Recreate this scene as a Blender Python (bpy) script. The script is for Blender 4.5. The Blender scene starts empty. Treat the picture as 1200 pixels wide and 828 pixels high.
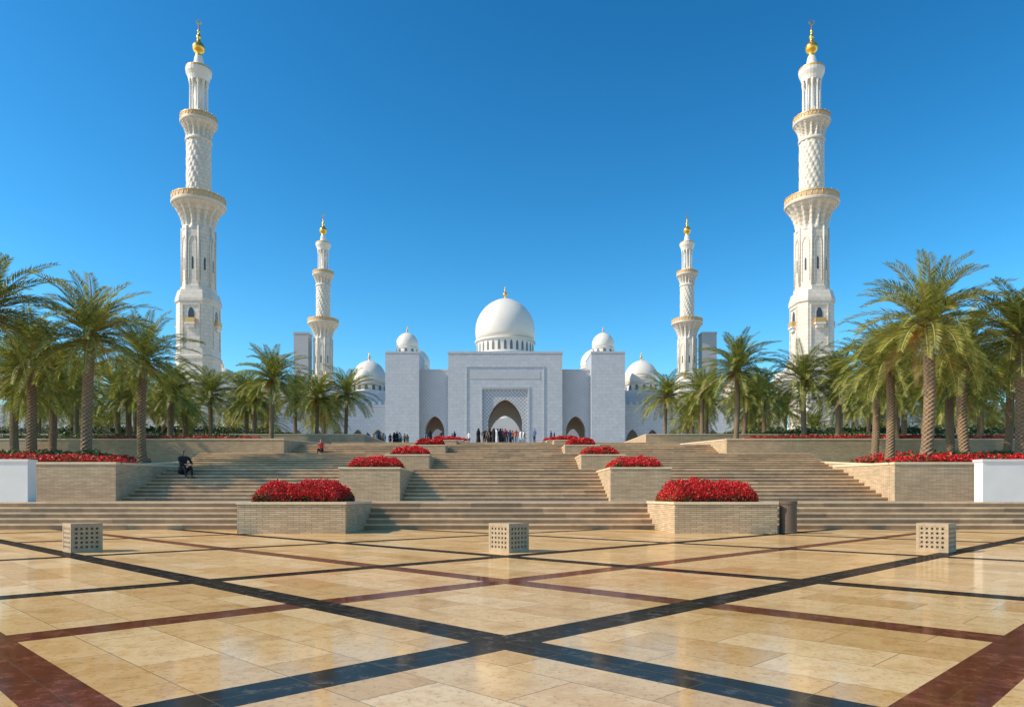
import bpy, math, random
from mathutils import Vector, Matrix, noise
random.seed(7)
R = random.Random(11)
pi = math.pi
scene = bpy.context.scene
COL = scene.collection

# ------------------------------------------------------------------ materials
def new_mat(name):
    m = bpy.data.materials.new(name); m.use_nodes = True
    nt = m.node_tree; nt.nodes.clear()
    out = nt.nodes.new('ShaderNodeOutputMaterial')
    b = nt.nodes.new('ShaderNodeBsdfPrincipled')
    nt.links.new(b.outputs[0], out.inputs[0])
    return m, nt, b, out
def setin(nt, sock, v):
    if isinstance(v, bpy.types.NodeSocket): nt.links.new(v, sock)
    elif isinstance(v, (tuple, list)) and len(v) == 3 and sock.type == 'RGBA': sock.default_value = (*v, 1)
    else: sock.default_value = v
def MA(nt, op, a, b=None, c=None):
    n = nt.nodes.new('ShaderNodeMath'); n.operation = op
    setin(nt, n.inputs[0], a)
    if b is not None: setin(nt, n.inputs[1], b)
    if c is not None: setin(nt, n.inputs[2], c)
    return n.outputs[0]
def MIX(nt, f, a, b, blend='MIX'):
    n = nt.nodes.new('ShaderNodeMix'); n.data_type = 'RGBA'; n.blend_type = blend
    setin(nt, n.inputs[0], f); setin(nt, n.inputs[6], a); setin(nt, n.inputs[7], b)
    return n.outputs[2]
def COORD(nt):
    return nt.nodes.new('ShaderNodeTexCoord').outputs['Object']
def GEO(nt):
    return nt.nodes.new('ShaderNodeNewGeometry').outputs['Position']
def SEP(nt, v):
    n = nt.nodes.new('ShaderNodeSeparateXYZ'); nt.links.new(v, n.inputs[0]); return n.outputs
def COMB(nt, x, y, z=0.0):
    n = nt.nodes.new('ShaderNodeCombineXYZ'); setin(nt, n.inputs[0], x); setin(nt, n.inputs[1], y); setin(nt, n.inputs[2], z); return n.outputs[0]
def NOISE(nt, v, scale, detail=4, rough=.55):
    n = nt.nodes.new('ShaderNodeTexNoise'); nt.links.new(v, n.inputs['Vector'])
    n.inputs['Scale'].default_value = scale; n.inputs['Detail'].default_value = detail; n.inputs['Roughness'].default_value = rough
    return n.outputs[0]
def RAMP(nt, f, stops):
    n = nt.nodes.new('ShaderNodeValToRGB'); nt.links.new(f, n.inputs[0])
    e = n.color_ramp.elements
    while len(e) < len(stops): e.new(.5)
    for i, (p, c) in enumerate(stops):
        e[i].position = p; e[i].color = (*c, 1) if len(c) == 3 else c
    return n.outputs[0]
def BUMP(nt, b, h, strength=.3, dist=.02):
    n = nt.nodes.new('ShaderNodeBump'); n.inputs['Strength'].default_value = strength; n.inputs['Distance'].default_value = dist
    nt.links.new(h, n.inputs['Height']); nt.links.new(n.outputs[0], b.inputs['Normal'])
    return n.outputs[0]

def simple(name, col, rough=.6, metal=0, var=.15, scale=6, spec=None):
    m, nt, b, o = new_mat(name)
    f = NOISE(nt, COORD(nt), scale)
    c = MIX(nt, f, tuple(x*(1-var) for x in col), tuple(min(1, x*(1+var)) for x in col))
    nt.links.new(c, b.inputs['Base Color']); b.inputs['Roughness'].default_value = rough; b.inputs['Metallic'].default_value = metal
    return m

def brick_mat(name, c1, c2, mortar, bw, rh, ms, rough=.7, bump=.5, bd=.02, ang=False, var=.25):
    m, nt, b, o = new_mat(name)
    p = GEO(nt); s = SEP(nt, p)
    vec = COMB(nt, MA(nt, 'ADD', s[0], s[1]), s[2])
    t = nt.nodes.new('ShaderNodeTexBrick'); nt.links.new(vec, t.inputs['Vector'])
    t.inputs['Color1'].default_value = (*c1, 1); t.inputs['Color2'].default_value = (*c2, 1); t.inputs['Mortar'].default_value = (*mortar, 1)
    t.inputs['Scale'].default_value = 1; t.inputs['Brick Width'].default_value = bw; t.inputs['Row Height'].default_value = rh
    t.inputs['Mortar Size'].default_value = ms; t.inputs['Mortar Smooth'].default_value = .2
    n = NOISE(nt, p, 1.3, 6)
    c = MIX(nt, 1.0, t.outputs[0], RAMP(nt, n, [(.25, (1-var,)*3), (.75, (1,)*3)]), 'MULTIPLY')
    nt.links.new(c, b.inputs['Base Color']); b.inputs['Roughness'].default_value = rough
    h = MA(nt, 'ADD', MA(nt, 'MULTIPLY', t.outputs['Fac'], -1.0), MA(nt, 'MULTIPLY', NOISE(nt, p, 30, 3), .5))
    BUMP(nt, b, h, bump, bd)
    return m

def floor_mat():
    m, nt, b, o = new_mat('polished_marble_floor')
    p = GEO(nt); s = SEP(nt, p)
    u = MA(nt, 'ADD', s[0], s[1]); v = MA(nt, 'SUBTRACT', s[1], s[0])
    def band(c, off):
        w = MA(nt, 'WRAP', MA(nt, 'SUBTRACT', c, 4.5+off), 3.25, -3.25)
        return MA(nt, 'LESS_THAN', MA(nt, 'ABSOLUTE', w), .225)
    def near(c): return MA(nt, 'LESS_THAN', MA(nt, 'ABSOLUTE', MA(nt, 'SUBTRACT', c, 4.5)), 9.0)
    dark = MA(nt, 'MAXIMUM', band(u, 0), band(v, 0))
    red = MA(nt, 'MAXIMUM', MA(nt, 'MULTIPLY', band(u, 3.25), near(u)), MA(nt, 'MULTIPLY', band(v, 3.25), near(v)))
    tu = MA(nt, 'DIVIDE', MA(nt, 'SUBTRACT', u, 4.5), .65)
    row = MA(nt, 'FLOOR', tu)
    tv = MA(nt, 'ADD', MA(nt, 'DIVIDE', MA(nt, 'SUBTRACT', v, 4.5), 1.3), MA(nt, 'MULTIPLY', MA(nt, 'MODULO', row, 2.0), .5))
    fu = MA(nt, 'FRACT', tu); fv = MA(nt, 'FRACT', tv)
    j = MA(nt, 'MAXIMUM', MA(nt, 'LESS_THAN', fu, .014), MA(nt, 'LESS_THAN', fv, .007))
    idv = COMB(nt, row, MA(nt, 'FLOOR', tv))
    wn = nt.nodes.new('ShaderNodeTexWhiteNoise'); nt.links.new(idv, wn.inputs[0])
    base = RAMP(nt, wn.outputs[0], [(0, (.60, .37, .155)), (.3, (.69, .45, .205)), (.7, (.745, .505, .25)), (1, (.80, .585, .33))])
    off = nt.nodes.new('ShaderNodeVectorMath'); off.operation = 'ADD'; nt.links.new(p, off.inputs[0]); nt.links.new(wn.outputs[1], off.inputs[1])
    n1 = NOISE(nt, off.outputs[0], 2.6, 9, .68)
    vein = RAMP(nt, n1, [(.3, (.64, .54, .40)), (.44, (.92, .87, .78)), (.53, (1, 1, 1)), (.60, (.85, .74, .57)), (.7, (1.0, .98, .95))])
    base = MIX(nt, .8, base, vein, 'MULTIPLY')
    n3 = NOISE(nt, off.outputs[0], 34, 6, .7)
    base = MIX(nt, .6, base, RAMP(nt, n3, [(.34, (.48, .37, .25)), (.47, (1, 1, 1))]), 'MULTIPLY')
    n2 = NOISE(nt, off.outputs[0], 7, 9, .78)
    dcol = RAMP(nt, n2, [(.3, (.013, .012, .011)), (.55, (.027, .025, .023)), (.64, (.10, .09, .08)), (.69, (.03, .028, .026))])
    rcol = RAMP(nt, n2, [(.3, (.065, .017, .010)), (.52, (.14, .036, .022)), (.64, (.25, .09, .06)), (.72, (.13, .036, .024))])
    c = MIX(nt, red, base, rcol); c = MIX(nt, dark, c, dcol)
    c = MIX(nt, MA(nt, 'MULTIPLY', j, .7), c, (.12, .08, .045))
    nt.links.new(c, b.inputs['Base Color']); b.inputs['Roughness'].default_value = .6
    b.inputs['Specular IOR Level'].default_value = 0
    nrm = BUMP(nt, b, MA(nt, 'ADD', MA(nt, 'MULTIPLY', j, -1.0), MA(nt, 'MULTIPLY', NOISE(nt, p, .9, 2), .6)), .12, .004)
    gl = nt.nodes.new('ShaderNodeBsdfGlossy'); gl.inputs['Color'].default_value = (1, .91, .80, 1)
    r = MA(nt, 'MULTIPLY_ADD', NOISE(nt, p, 1.1, 6, .6), .20, -.01); nt.links.new(r, gl.inputs['Roughness']); nt.links.new(nrm, gl.inputs['Normal'])
    fr = nt.nodes.new('ShaderNodeFresnel'); fr.inputs[0].default_value = 1.45; nt.links.new(nrm, fr.inputs['Normal'])
    ms = nt.nodes.new('ShaderNodeMixShader')
    cap = MA(nt, 'MULTIPLY_ADD', dark, -.20, .29)
    k = MA(nt, 'MULTIPLY_ADD', dark, -.35, .7)
    nt.links.new(MA(nt, 'MINIMUM', MA(nt, 'MULTIPLY', fr.outputs[0], k), cap), ms.inputs[0])
    nt.links.new(b.outputs[0], ms.inputs[1]); nt.links.new(gl.outputs[0], ms.inputs[2]); nt.links.new(ms.outputs[0], o.inputs[0])
    return m

def paving_mat():
    m, nt, b, o = new_mat('stone_paving')
    p = GEO(nt)
    t = nt.nodes.new('ShaderNodeTexBrick'); nt.links.new(p, t.inputs['Vector'])
    t.inputs['Color1'].default_value = (.60, .45, .29, 1); t.inputs['Color2'].default_value = (.52, .38, .24, 1); t.inputs['Mortar'].default_value = (.25, .19, .12, 1)
    t.inputs['Scale'].default_value = 1; t.inputs['Brick Width'].default_value = 1.2; t.inputs['Row Height'].default_value = .6; t.inputs['Mortar Size'].default_value = .006
    c = MIX(nt, .5, t.outputs[0], RAMP(nt, NOISE(nt, p, 2, 8), [(.3, (.7, .65, .6)), (.7, (1, 1, 1))]), 'MULTIPLY')
    nt.links.new(c, b.inputs['Base Color']); b.inputs['Roughness'].default_value = .4
    return m

def stair_mat(name, col, rough):
    m, nt, b, o = new_mat(name)
    p = GEO(nt); s = SEP(nt, p)
    seg = MA(nt, 'FLOOR', MA(nt, 'DIVIDE', MA(nt, 'ADD', s[0], MA(nt, 'MULTIPLY', MA(nt, 'FLOOR', MA(nt, 'MULTIPLY', s[2], 6.9)), .63)), 1.5))
    wn = nt.nodes.new('ShaderNodeTexWhiteNoise'); nt.links.new(COMB(nt, seg, MA(nt, 'FLOOR', MA(nt, 'MULTIPLY', s[2], 6.9))), wn.inputs[0])
    c = RAMP(nt, wn.outputs[0], [(0, tuple(x*.76 for x in col)), (1, tuple(x*1.16 for x in col))])
    c = MIX(nt, .7, c, RAMP(nt, NOISE(nt, p, 3, 8, .65), [(.3, (.62, .56, .5)), (.65, (1, 1, 1))]), 'MULTIPLY')
    nt.links.new(c, b.inputs['Base Color']); b.inputs['Roughness'].default_value = rough
    return m

def lattice_mat(name, c_hi, c_lo, scale, blend=1.0):
    m, nt, b, o = new_mat(name)
    p = GEO(nt); s = SEP(nt, p)
    x = MA(nt, 'ADD', s[0], s[1])
    def tri(k):
        return MA(nt, 'ABSOLUTE', MA(nt, 'SUBTRACT', MA(nt, 'FRACT', MA(nt, 'MULTIPLY', k, scale)), .5))
    a = tri(MA(nt, 'ADD', x, s[2])); c = tri(MA(nt, 'SUBTRACT', x, s[2])); d = tri(MA(nt, 'MULTIPLY', x, 1.0)); e = tri(s[2])
    l = MA(nt, 'MAXIMUM', MA(nt, 'LESS_THAN', a, .11), MA(nt, 'LESS_THAN', c, .11))
    l = MA(nt, 'MAXIMUM', l, MA(nt, 'LESS_THAN', MA(nt, 'ABSOLUTE', MA(nt, 'SUBTRACT', MA(nt, 'ADD', MA(nt, 'MULTIPLY', d, d), MA(nt, 'MULTIPLY', e, e)), .10)), .022))
    col = MIX(nt, l, c_lo, c_hi)
    col = MIX(nt, .5, col, RAMP(nt, NOISE(nt, p, .5, 5), [(.3, (.85, .85, .85)), (.7, (1, 1, 1))]), 'MULTIPLY')
    nt.links.new(col, b.inputs['Base Color']); b.inputs['Roughness'].default_value = .5
    BUMP(nt, b, l, .5, .1)
    return m

def leaf_mat(name, stops, trans=.3, nscale=2.0, rough=.55):
    m, nt, b, o = new_mat(name)
    p = GEO(nt)
    oi = nt.nodes.new('ShaderNodeObjectInfo')
    g = nt.nodes.new('ShaderNodeNewGeometry')
    f = MA(nt, 'ADD', MA(nt, 'MULTIPLY', g.outputs['Random Per Island'], .7), MA(nt, 'MULTIPLY', NOISE(nt, p, nscale, 2), .5))
    f = MA(nt, 'ADD', f, MA(nt, 'MULTIPLY', MA(nt, 'SUBTRACT', oi.outputs['Random'], .5), .25))
    c = RAMP(nt, f, stops)
    nt.links.new(c, b.inputs['Base Color']); b.inputs['Roughness'].default_value = rough
    tr = nt.nodes.new('ShaderNodeBsdfTranslucent'); nt.links.new(c, tr.inputs[0])
    ms = nt.nodes.new('ShaderNodeMixShader'); ms.inputs[0].default_value = trans
    nt.links.new(b.outputs[0], ms.inputs[1]); nt.links.new(tr.outputs[0], ms.inputs[2]); nt.links.new(ms.outputs[0], o.inputs[0])
    return m

M_floor = floor_mat()
M_pave = paving_mat()
M_tread = stair_mat('lit_tread_stone', (.74, .55, .34), .4)  # brighter copy of the step stone, sunlit look put into the colour
M_riser = stair_mat('shaded_riser_stone', (.40, .27, .155), .5)  # same stone as the treads, painted darker for shade
M_planter = brick_mat('stacked_ledger_stone', (.74, .54, .33), (.56, .40, .235), (.24, .165, .09), .30, .05, .005, .75, .7, .015)
M_coping = simple('coping_stone', (.76, .59, .38), .5, var=.2, scale=4)
M_soil = simple('soil', (.09, .06, .04), .95, var=.4, scale=12)
M_lawn = simple('lawn_grass', (.06, .085, .025), .9, var=.45, scale=5)
M_sand = simple('sandy_ground', (.36, .29, .2), .9, var=.2, scale=.2)
M_marble = brick_mat('shaded_marble_panels', (.56, .575, .60), (.51, .53, .56), (.42, .44, .475), 1.6, .8, .03, .45, .2, .03, var=.16)  # white marble with the facade's shade put into a bluish grey colour
M_marble_s = simple('smooth_white_marble', (.79, .735, .65), .38, var=.06, scale=.4)
M_whitewall = simple('white_stone_block', (.74, .72, .69), .45, var=.12, scale=1.5)
M_minaret = brick_mat('minaret_marble', (.78, .70, .585), (.71, .635, .53), (.52, .45, .36), 1.4, .9, .035, .45, .3, .04, var=.16)
M_latt = lattice_mat('carved_marble_lattice', (.57, .585, .61), (.47, .49, .525), 1.1)
M_pylon = simple('grey_marble', (.40, .40, .40), .5, var=.1, scale=.5)
M_latt_f = lattice_mat('portal_lattice', (.60, .60, .61), (.33, .36, .40), 1.1)
M_frieze = lattice_mat('carved_frieze', (.58, .59, .61), (.42, .44, .47), 2.0)
M_latt_g=lattice_mat('pierced_balcony_panel',(.72,.46,.2),(.55,.44,.32),1.6)
M_gold = simple('gold_leaf', (1.0, .50, .09), .3, metal=.85, var=.12, scale=2)
M_goldrail = simple('gilded_railing', (.74, .43, .14), .4, metal=.4, var=.25, scale=3)
M_glass = simple('dark_window', (.06, .06, .065), .2)
M_drumglass = simple('drum_window_shade', (.17, .16, .15), .5)
M_warmshade = simple('shaded_inner_marble', (.42, .335, .26), .5, var=.2, scale=1)  # marble painted dark and brownish for the shade inside the arches
M_seat = simple('carved_limestone', (.42, .31, .19), .65, var=.3, scale=12)
M_seatdark = simple('shaded_recess_stone', (.12, .085, .05), .8, var=.2)  # limestone painted darker for the shade in hollows
M_bin = simple('brown_stone', (.13, .09, .06), .7, metal=.0, var=.35, scale=20)
M_leaf = leaf_mat('palm_leaflets', [(.12, (.045, .075, .014)), (.4, (.15, .19, .034)), (.72, (.32, .33, .055)), (1, (.50, .44, .09))], .38)
M_dead = leaf_mat('dry_palm_leaflets', [(.2, (.24, .15, .06)), (.8, (.42, .29, .12))], .2)
M_rachis = simple('palm_leaf_stem', (.38, .35, .10), .6)
M_date = simple('date_stalks', (.58, .30, .05), .6)
M_bark = simple('palm_bark', (.20, .13, .075), .9, var=.5, scale=9)
M_bark2 = simple('palm_leaf_bases', (.30, .20, .115), .9, var=.4, scale=9)
M_red = leaf_mat('bougainvillea_petals', [(.12, (.30, .004, .004)), (.45, (.66, .009, .010)), (.8, (.86, .025, .030)), (1, (.95, .08, .08))], .2, 3.0)
M_green = leaf_mat('shrub_leaves', [(.2, (.03, .05, .012)), (.6, (.07, .12, .026)), (1, (.14, .20, .045))], .2)
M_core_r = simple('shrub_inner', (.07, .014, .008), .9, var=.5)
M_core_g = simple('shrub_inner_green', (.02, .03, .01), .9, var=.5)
M_skin = simple('skin', (.45, .27, .19), .55)
M_hair = simple('dark_hair', (.02, .015, .012), .5)
M_shoe = simple('black_shoes', (.02, .02, .02), .5)

# ------------------------------------------------------------------ mesh builder
class MB:
    def __init__(s): s.v=[]; s.f=[]; s.m=[]; s.s=[]
    def face(s, pts, mi=0, sm=False):
        b=len(s.v); s.v.extend([tuple(p) for p in pts]); s.f.append(tuple(range(b,b+len(pts)))); s.m.append(mi); s.s.append(sm)
    def box(s,x0,x1,y0,y1,z0,z1,mi=0,top=None):
        b=len(s.v)
        s.v += [(x0,y0,z0),(x1,y0,z0),(x1,y1,z0),(x0,y1,z0),(x0,y0,z1),(x1,y0,z1),(x1,y1,z1),(x0,y1,z1)]
        F=[(0,3,2,1),(4,5,6,7),(0,1,5,4),(1,2,6,5),(2,3,7,6),(3,0,4,7)]
        for i,f in enumerate(F):
            s.f.append(tuple(b+k for k in f)); s.m.append(top if (top is not None and i==1) else mi); s.s.append(False)
    def rev(s,prof,n,cx=0,cy=0,mi=0,sm=True,rot=0,mod=None,cap=True):
        b=len(s.v)
        for (r,z) in prof:
            for i in range(n):
                a=rot+2*pi*i/n; rr=r*(mod(a,z) if mod else 1)
                s.v.append((cx+rr*math.cos(a),cy+rr*math.sin(a),z))
        for k in range(len(prof)-1):
            for i in range(n):
                j=(i+1)%n
                s.f.append((b+k*n+i,b+k*n+j,b+(k+1)*n+j,b+(k+1)*n+i)); s.m.append(mi); s.s.append(sm)
        if cap:
            k=len(prof)-1
            if prof[0][0]>1e-3: s.f.append(tuple(b+i for i in reversed(range(n)))); s.m.append(mi); s.s.append(False)
            if prof[k][0]>1e-3: s.f.append(tuple(b+k*n+i for i in range(n))); s.m.append(mi); s.s.append(False)
    def build(s,name,mats,parent=None,loc=None,world=False):
        me=bpy.data.meshes.new(name)
        me.from_pydata(s.v,[],s.f)
        for m in mats: me.materials.append(m)
        me.polygons.foreach_set('material_index',s.m); me.polygons.foreach_set('use_smooth',s.s)
        me.update()
        o=bpy.data.objects.new(name,me); COL.objects.link(o)
        if loc: o.location=loc
        if parent:
            o.parent=parent
            if world: o.matrix_parent_inverse=Matrix.Translation(-Vector(parent.location))
        return o
def empty(name,loc=(0,0,0)):
    o=bpy.data.objects.new(name,None); o.location=loc; o.empty_display_size=.3; COL.objects.link(o); return o
def tag(o,label,cat,group=None):
    o['label']=label; o['category']=cat
    if group: o['group']=group
def struct(o): o['kind']='structure'
def recenter(o):
    vs=o.data.vertices; xs=[v.co.x for v in vs]; ys=[v.co.y for v in vs]; zs=[v.co.z for v in vs]
    c=Vector(((min(xs)+max(xs))/2,(min(ys)+max(ys))/2,min(zs)))
    o.data.transform(Matrix.Translation(-c)); o.location=c
def copy_thing(src, loc, rotz=0, scale=1):
    n=src.copy(); COL.objects.link(n); n.location=loc; n.rotation_euler=(0,0,rotz)
    n.scale=(scale,)*3 if not isinstance(scale,tuple) else scale
    def rec(a,b):
        for c in list(a.children):
            d=c.copy(); COL.objects.link(d); d.parent=b
            rec(c,d)
    rec(src,n); return n

# ------------------------------------------------------------------ ground, paving, stairs
g=MB()
prof=[(-300,-.05),(27,-.05),(37.9,1.6),(48,2.9),(58.3,4.0),(68.5,4.9),(78.5,5.7),(81,6.75),(4000,6.75)]
for (a,za),(b_,zb) in zip(prof,prof[1:]):
    g.face([(-4000,a,za),(4000,a,za),(4000,b_,zb),(-4000,b_,zb)])
o=g.build('ground',[M_sand]); struct(o)
g=MB(); g.box(-60,60,-12,20.2,-.04,0.0); o=g.build('plaza_pavement',[M_floor]); struct(o)

L=[0.75,2.1,3.4,4.6,5.45,6.15,6.85]
def stairs(x0,x1,y0,z0,n,rh,td,label):
    b=MB()
    for i in range(n):
        y=y0+i*td; z=z0+i*rh
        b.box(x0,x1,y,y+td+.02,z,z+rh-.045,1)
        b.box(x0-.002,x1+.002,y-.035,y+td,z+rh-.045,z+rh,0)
    o=b.build('staircase',[M_tread,M_riser]); recenter(o)
    tag(o,label,'stairs','flights of wide stone stairs'); return y0+n*td
ye=stairs(-45,45,20.2,0,5,.15,.35,'low wide flight of brown steps rising from the polished plaza')
g=MB(); g.box(-45,45,ye,27.5,.45,.75); struct(g.build('landing_pavement',[M_pave]))
fl=[(27.5,9,.45,14.5),(37.9,9,.45,17.5),(48,8,.45,14.5),(58.3,6,.45,14.5),(68.5,5,.45,13.2),(78.5,5,.4,13.2)]
for k,(y0,n,td,hw) in enumerate(fl):
    rh=(L[k+1]-L[k])/n
    ye=stairs(-hw,hw,y0,L[k],n,rh,td,'wide flight of tan stone steps between planters')
    yn=fl[k+1][0] if k+1<len(fl) else 172
    w2=17.5 if k in (0,) else hw
    if k+1<len(fl):
        g=MB(); g.box(-w2,w2,ye,yn,L[k+1]-.3,L[k+1]); struct(g.build('landing_pavement',[M_pave]))
g=MB(); g.box(-120,120,ye,320,6.78,6.85); struct(g.build('upper_plaza_pavement',[M_pave]))

# ------------------------------------------------------------------ beds (lawns) and retaining walls
def lawn(x0,x1,y0,z0,y1,z1):
    b=MB(); n=12; nx=24
    for i in range(n):
        for j in range(nx):
            def P(ii,jj):
                x=x0+(x1-x0)*jj/nx; t=ii/n; y=y0+(y1-y0)*t
                return (x,y,z0+(z1-z0)*t+ (0.07*noise.noise(Vector((x*.5,y*.5,0))) if 0<ii<n and 0<jj<nx else 0))
            b.face([P(i,j),P(i,j+1),P(i+1,j+1),P(i+1,j)],0,True)
    struct(b.build('lawn',[M_lawn]))
def rwall(x0,x1,y0,y1,z0,z1,zb=None,label='cream stacked stone retaining wall with pale coping'):
    zb=z1 if zb is None else zb
    e=empty('retaining_wall',((x0+x1)/2,(y0+y1)/2,z0))
    def slab(b,x0,x1,y0,y1,za0,za1,zb0,zb1):
        k=len(b.v); b.v+=[(x0,y0,za0),(x1,y0,za0),(x1,y1,zb0),(x0,y1,zb0),(x0,y0,za1),(x1,y0,za1),(x1,y1,zb1),(x0,y1,zb1)]
        for f in [(0,3,2,1),(4,5,6,7),(0,1,5,4),(1,2,6,5),(2,3,7,6),(3,0,4,7)]: b.f.append(tuple(k+i for i in f)); b.m.append(0); b.s.append(False)
    b=MB(); slab(b,x0,x1,y0,y1,z0,z1-.08,z0,zb-.08); b.build('wall',[M_planter],e,world=True)
    b=MB(); slab(b,x0-.03,x1+.03,y0-.03,y1+.03,z1-.08,z1,zb-.08,zb); b.build('coping',[M_coping],e,world=True)
    tag(e,label,'wall','retaining walls of the terraces')
for sx in (-1,1):
    def X(a,b): return (a,b) if sx>0 else (-b,-a)
    x0,x1=X(14.5,60); rwall(x0,x1,27,27.35,.74,2.2)
    x0,x1=X(14.5,14.85); rwall(x0,x1,27.36,32,.74,2.2,2.3)
    x0,x1=X(14.86,17.5); rwall(x0,x1,31.65,32,1.7,2.3)
    x0,x1=X(17.5,17.8); rwall(x0,x1,32.01,47.4,1.7,2.32,3.35)
    x0,x1=X(14.8,60); lawn(x0,x1,27.2,2.12,31.8,2.22)
    x0,x1=X(17.7,60); lawn(x0,x1,31.8,2.22,47.7,3.1)
    x0,x1=X(14.5,60); rwall(x0,x1,47.5,47.85,2.6,4.72)
    x0,x1=X(14.5,14.85); rwall(x0,x1,47.86,67.9,3.2,4.72,5.7)
    x0,x1=X(14.8,60); lawn(x0,x1,47.7,4.58,68.2,5.6)
    x0,x1=X(13.2,70); rwall(x0,x1,68,68.35,5.2,6.8)
    x0,x1=X(13.2,13.55); rwall(x0,x1,68.36,84,5.2,6.8,7.0)
    x0,x1=X(13.5,70); lawn(x0,x1,68.2,6.64,84,6.92)
    x0,x1=X(14.55,21)
    e=empty('white_wall',((x0+x1)/2,22.3,.75))
    b=MB(); b.box(x0,x1,22.1,22.5,.75,1.98); b.build('wall',[M_whitewall],e,world=True)
    b=MB(); b.box(x0-.03,x1+.03,22.07,22.53,1.98,2.05); b.build('coping',[M_whitewall],e,world=True)
    tag(e,'low smooth white stone wall standing on the first landing','wall','white wall blocks')

# ------------------------------------------------------------------ shrubs
def bush(name,lx,ly,h,n,size,mats,pg,seed,core,kind=None,jit=.02):
    r=random.Random(seed); b=MB()
    def H(u,v):
        a=max(0,1-abs(u)**7)**.6*max(0,1-abs(v)**7)**.6
        nn=noise.noise(Vector((u*lx*.9+seed,v*ly*.9,0)))+.5*noise.noise(Vector((u*lx*2.3,v*ly*2.3+seed,0)))
        return h*a*(.84+.24*nn)
    nx=max(8,int(lx*4)); ny=max(8,int(ly*4)); nx=min(nx,60); ny=min(ny,40)
    idx={}
    for i in range(nx+1):
        for j in range(ny+1):
            u=-1+2*i/nx; v=-1+2*j/ny
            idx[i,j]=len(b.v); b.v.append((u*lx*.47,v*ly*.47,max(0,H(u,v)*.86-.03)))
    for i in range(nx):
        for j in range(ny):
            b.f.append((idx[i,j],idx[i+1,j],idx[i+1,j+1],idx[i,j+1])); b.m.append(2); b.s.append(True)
    for k in range(n):
        u=r.uniform(-1,1); v=r.uniform(-1,1)
        if r.random()<.5:
            if r.random()<ly/(lx+ly): u=math.copysign(1-abs(r.gauss(0,.05)),u)
            else: v=math.copysign(1-abs(r.gauss(0,.05)),v)
        hh=H(u*.95,v*.95)
        edge=max(abs(u),abs(v))
        z=hh*(r.random()**(.8 if edge>.88 else .15))+r.gauss(0,jit)
        z=max(.02,z)
        c=Vector((u*lx*.5+r.gauss(0,jit),v*ly*.5+r.gauss(0,jit),z))
        d=Vector((r.gauss(0,1),r.gauss(0,1),r.gauss(0,1)+.3)).normalized()
        e=d.orthogonal().normalized(); e=Matrix.Rotation(r.uniform(0,2*pi),3,d)@e; f=d.cross(e)
        s=size*r.uniform(.6,1.4)
        clump=noise.noise(Vector((c.x*2.1,c.y*2.1,c.z*2.6+seed)))
        low=max(0,.42-z/h)*2.0 if edge>.8 else 0
        mi=1 if r.random()<pg+(.25 if clump>.3 else 0)+low else 0
        b.face([c-e*s*.5,c+f*s*.42,c+e*s*.5,c-f*s*.42],mi)
    return b.build(name,mats)
bushmats=[M_red,M_green,M_core_r]; greenmats=[M_green,M_green,M_core_g]

# ------------------------------------------------------------------ planters
def planter(xc,y0,w,dp,z0,h):
    e=empty('stone_planter',(xc,y0+dp/2,z0)); hw=w/2; hd=dp/2; t=.22
    b=MB(); b.box(-hw,hw,-hd,-hd+t,0,h-.06); b.box(-hw,hw,hd-t,hd,0,h-.06)
    b.box(-hw,-hw+t,-hd+t,hd-t,0,h-.06); b.box(hw-t,hw,-hd+t,hd-t,0,h-.06); b.build('wall',[M_planter],e)
    b=MB(); q=.025; z1=h-.06
    b.box(-hw-q,hw+q,-hd-q,-hd+t,z1,h); b.box(-hw-q,hw+q,hd-t,hd+q,z1,h); b.box(-hw-q,-hw+t,-hd+t,hd-t,z1,h); b.box(hw-t,hw+q,-hd+t,hd-t,z1,h)
    b.build('coping',[M_coping],e)
    b=MB(); b.box(-hw+t,hw-t,-hd+t,hd-t,.1,h-.1); b.build('soil',[M_soil],e)
    tag(e,'low rectangular planter of stacked cream stone beside the steps','planter','stone planters lining the stairs')
for sx in (-1,1):
    xc=5.42 if sx>0 else -5.25
    planter(xc,17.8,2.52 if sx>0 else 2.66,3.4,0,.78)
    bo=bush('bougainvillea_bush',2.12,2.2,.70,26000,.038,bushmats,.06,3+sx,M_core_r,None,.014)
    bo.location=(5.3*sx,19.3,.70); tag(bo,'dense clipped bright red bougainvillea bush filling a stone planter','bush','red bougainvillea bushes in planters')
    ys=[27,37.4,47.5,58,68,78]; hs=[1.26,1.0,.92,.86,.78,.78]
    for k in range(6):
        planter(sx*5.05,ys[k],2.26,4.7 if k<3 else 4,L[k],hs[k])
        if k<3:
            bo=bush('bougainvillea_bush',1.8,2.6,(.62,.64,.68)[k],(13000,8000,5000)[k],.05+.02*k,bushmats,.05+.02*k,20+k*3+sx,M_core_r,None,.016)
        bo2=bo if k<3 else bo.copy()
        if k>=3: COL.objects.link(bo2); bo2.scale=(1.0,.8,.85)
        bo2.location=(sx*5.05,ys[k]+(1.75 if k<3 else 1.8),L[k]+hs[k]-.1)
        tag(bo2,'bright red bougainvillea bush in a stone planter beside the steps','bush','red bougainvillea bushes in planters')

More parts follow.
